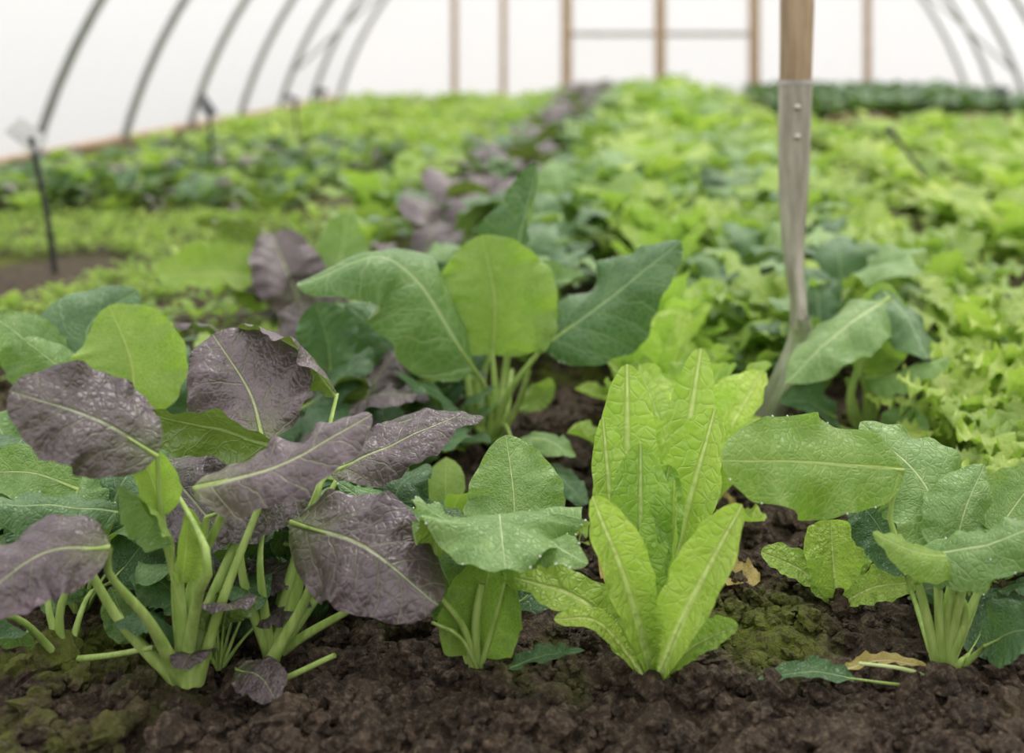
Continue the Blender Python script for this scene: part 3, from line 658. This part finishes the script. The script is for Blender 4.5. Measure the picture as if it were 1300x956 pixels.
box('bottom_rail', x0, x1, 9.94, 9.98, 0.0, 0.05, greywood, dr)
ef = bpy.data.objects.new('end_wall_posts', None); sc.collection.objects.link(ef)
for cx, w_ in ((578,7),(640,7),(1100,9)):
    xx = abs((cx-VX)*ke); post(cx, w_, wood, ef, 'post', math.sqrt(HR**2-xx**2)-HC-0.03)

# ------------------------------------------------------------------ garden fork
def fork():
    root = bpy.data.objects.new('garden_fork', None); sc.collection.objects.link(root)
    Yf = 1.63
    ash = simple('ash_handle', C(138,116,92), C(182,158,128), 14, 0.6, 0.35, stretch=(8,8,0.6))
    st = simple('worn_steel', C(150,144,132), C(188,182,168), 22, 0.42, 0.2, 0.35, stretch=(3,3,0.6))
    st2 = simple('bright_steel', C(166,164,158), C(200,198,190), 30, 0.28, 0.05, 0.75)
    def sweep(name, pts, rx, ry, mat, k=20, n=40):
        ts = np.linspace(0,1,n); c = spline(pts, ts); T = nrm(np.gradient(c, axis=0))
        B = np.tile([[0,1.0,0]], (n,1)); S = nrm(np.cross(B, T)); 
        rX = np.interp(ts, np.linspace(0,1,len(rx)), rx); rY = np.interp(ts, np.linspace(0,1,len(ry)), ry)
        a = np.linspace(0, 2*math.pi, k+1)
        v = c[:,None,:]+(rX[:,None]*np.cos(a))[:,:,None]*S[:,None,:]+(rY[:,None]*np.sin(a))[:,:,None]*B[:,None,:]
        m = MB(); m.add(v.reshape(-1,3), gridf(n,k+1), np.zeros((n*(k+1),2)), 0, 0.0)
        o = m.build(name, [mat]); o.parent = root; return o
    q = lambda a,b,y=Yf: P(a,b,y)
    top = q(1014,-260)
    sweep('shaft', [top, q(1013,-80), q(1011,60), q(1009,130)], [0.018,0.0195,0.0225,0.0205], [0.018,0.0195,0.0225,0.0205], ash)
    sweep('socket', [q(1010,103), q(1009,150), q(1008,220), q(1007,290), q(1009,345), q(1014,385), q(1013,412)], [0.0222,0.0212,0.0205,0.0185,0.0145,0.0110,0.010], [0.0222,0.0215,0.021,0.0195,0.020,0.030,0.046], st)
    sweep('collar', [q(1010,101), q(1010,106)], [0.0234,0.0234],[0.0234,0.0234], st2, n=4)
    for yy in (135,172):
        import bmesh
        bm = bmesh.new(); bmesh.ops.create_uvsphere(bm, u_segments=12, v_segments=8, radius=0.0048)
        me = bpy.data.meshes.new('rivet'); bm.to_mesh(me); bm.free(); me.materials.append(st2)
        ob = bpy.data.objects.new('rivet', me); p = q(1009,yy); ob.location = (p[0]+0.001, Yf-0.0215, p[2]); ob.parent = root; sc.collection.objects.link(ob)
        for pl in me.polygons: pl.use_smooth = True
    for o in (-0.045,-0.015,0.015,0.045):
        dp = np.array([0,o,0])
        sweep('tine', [q(1015,395)+dp, q(1018,425)+dp, q(1009,458)+dp, q(991,495)+dp, q(968,540)+dp, q(935,600)+dp], [0.009,0.0105,0.010,0.009,0.007,0.002],[0.009,0.010,0.009,0.008,0.006,0.002], st2, k=12)
    g = top
    sweep('grip_yoke', [g+np.array([0,0,-0.01]), g+np.array([0,-0.04,0.04]), g+np.array([0,-0.05,0.10])], [0.012,0.01,0.01],[0.012,0.01,0.01], ash)
    sweep('grip_yoke', [g+np.array([0,0,-0.01]), g+np.array([0,0.04,0.04]), g+np.array([0,0.05,0.10])], [0.012,0.01,0.01],[0.012,0.01,0.01], ash)
    curveobj('grip_bar', [tuple(g+np.array([0,-0.06,0.10])), tuple(g+np.array([0,0.06,0.10]))], 0.015, ash, root)
fork()

# ------------------------------------------------------------------ plant labels
blk = simple('black_plastic', C(28,28,30), C(40,40,42), 30, 0.5)
wht = simple('label_white', C(206,206,204), C(188,188,186), 30, 0.5)
gry = simple('label_grey', C(96,98,102), C(116,118,120), 30, 0.4)
def label(base, top, mat, w=0.05, h=0.035, tilt=0.5):
    root = bpy.data.objects.new('plant_label', None); sc.collection.objects.link(root)
    b = Vector(base); t_ = Vector(top)
    curveobj('stake', [tuple(b-Vector((0,0,0.02))), tuple((b+t_)/2+Vector((0.004,0,0))), tuple(t_)], 0.006, blk, root)
    ob = box('plate', -w/2, w/2, -0.002, 0.002, -h/2, h/2, mat, root, 0.0008)
    ob.location = t_+Vector((-0.008,0,0.005)); ob.rotation_euler = (-0.5, tilt, 0.2)
label((-1.27,2.68,0), (-1.335,2.70,0.285), wht, 0.075, 0.045, 0.7)
label((-1.49,4.25,0), (-1.50,4.25,0.26), gry, 0.08, 0.04, 1.0)
label((-1.58,5.6,0), (-1.6,5.6,0.22), gry, 0.06, 0.03, 0.4)
label((-1.9,7.2,0), (-1.9,7.2,0.18), blk, 0.08, 0.04, 0.0)
label((1.62,6.0,0), (1.66,6.0,0.24), blk, 0.08, 0.03, 0.0)
label((0.84,3.55,0), (0.70,3.7,0.22), blk, 0.03, 0.02, 0.0)

# ------------------------------------------------------------------ light, world, camera
w = bpy.data.worlds.new('overcast'); sc.world = w; w.use_nodes = True
nt = w.node_tree; nt.nodes.clear()
o = nt.nodes.new('ShaderNodeOutputWorld'); bg = nt.nodes.new('ShaderNodeBackground')
tc = nt.nodes.new('ShaderNodeTexCoord'); sp = nt.nodes.new('ShaderNodeSeparateXYZ'); cr_ = nt.nodes.new('ShaderNodeValToRGB')
nt.links.new(tc.outputs['Generated'], sp.inputs[0]); 
mr = nt.nodes.new('ShaderNodeMapRange'); mr.inputs[1].default_value = -0.3; mr.inputs[2].default_value = 1.0
nt.links.new(sp.outputs[2], mr.inputs[0]); nt.links.new(mr.outputs[0], cr_.inputs[0])
cr_.color_ramp.elements[0].color = (0.60,0.59,0.585,1); cr_.color_ramp.elements[1].color = (2.1,2.1,2.12,1)
nt.links.new(cr_.outputs[0], bg.inputs[0]); bg.inputs[1].default_value = 1.0; nt.links.new(bg.outputs[0], o.inputs[0])
s = bpy.data.lights.new('sun', 'SUN'); s.energy = 2.8; s.angle = 0.6; s.color = (1.0,0.97,0.92)
so = bpy.data.objects.new('sun', s); so.rotation_euler = (math.radians(-30), math.radians(20), 0); sc.collection.objects.link(so)

cam = bpy.data.cameras.new('camera'); co = bpy.data.objects.new('camera', cam); sc.collection.objects.link(co)
co.location = (0,0,CAM_H); co.rotation_euler = (math.pi/2,0,0)
cam.sensor_width = 36; cam.lens = F_PX/1300*36; cam.shift_x = -(VX-650)/1300; cam.shift_y = -(478-VY)/1300
cam.clip_start = 0.02; cam.dof.use_dof = True; cam.dof.focus_distance = 1.06; cam.dof.aperture_fstop = 3.6
sc.camera = co
sc.view_settings.view_transform = 'Standard'
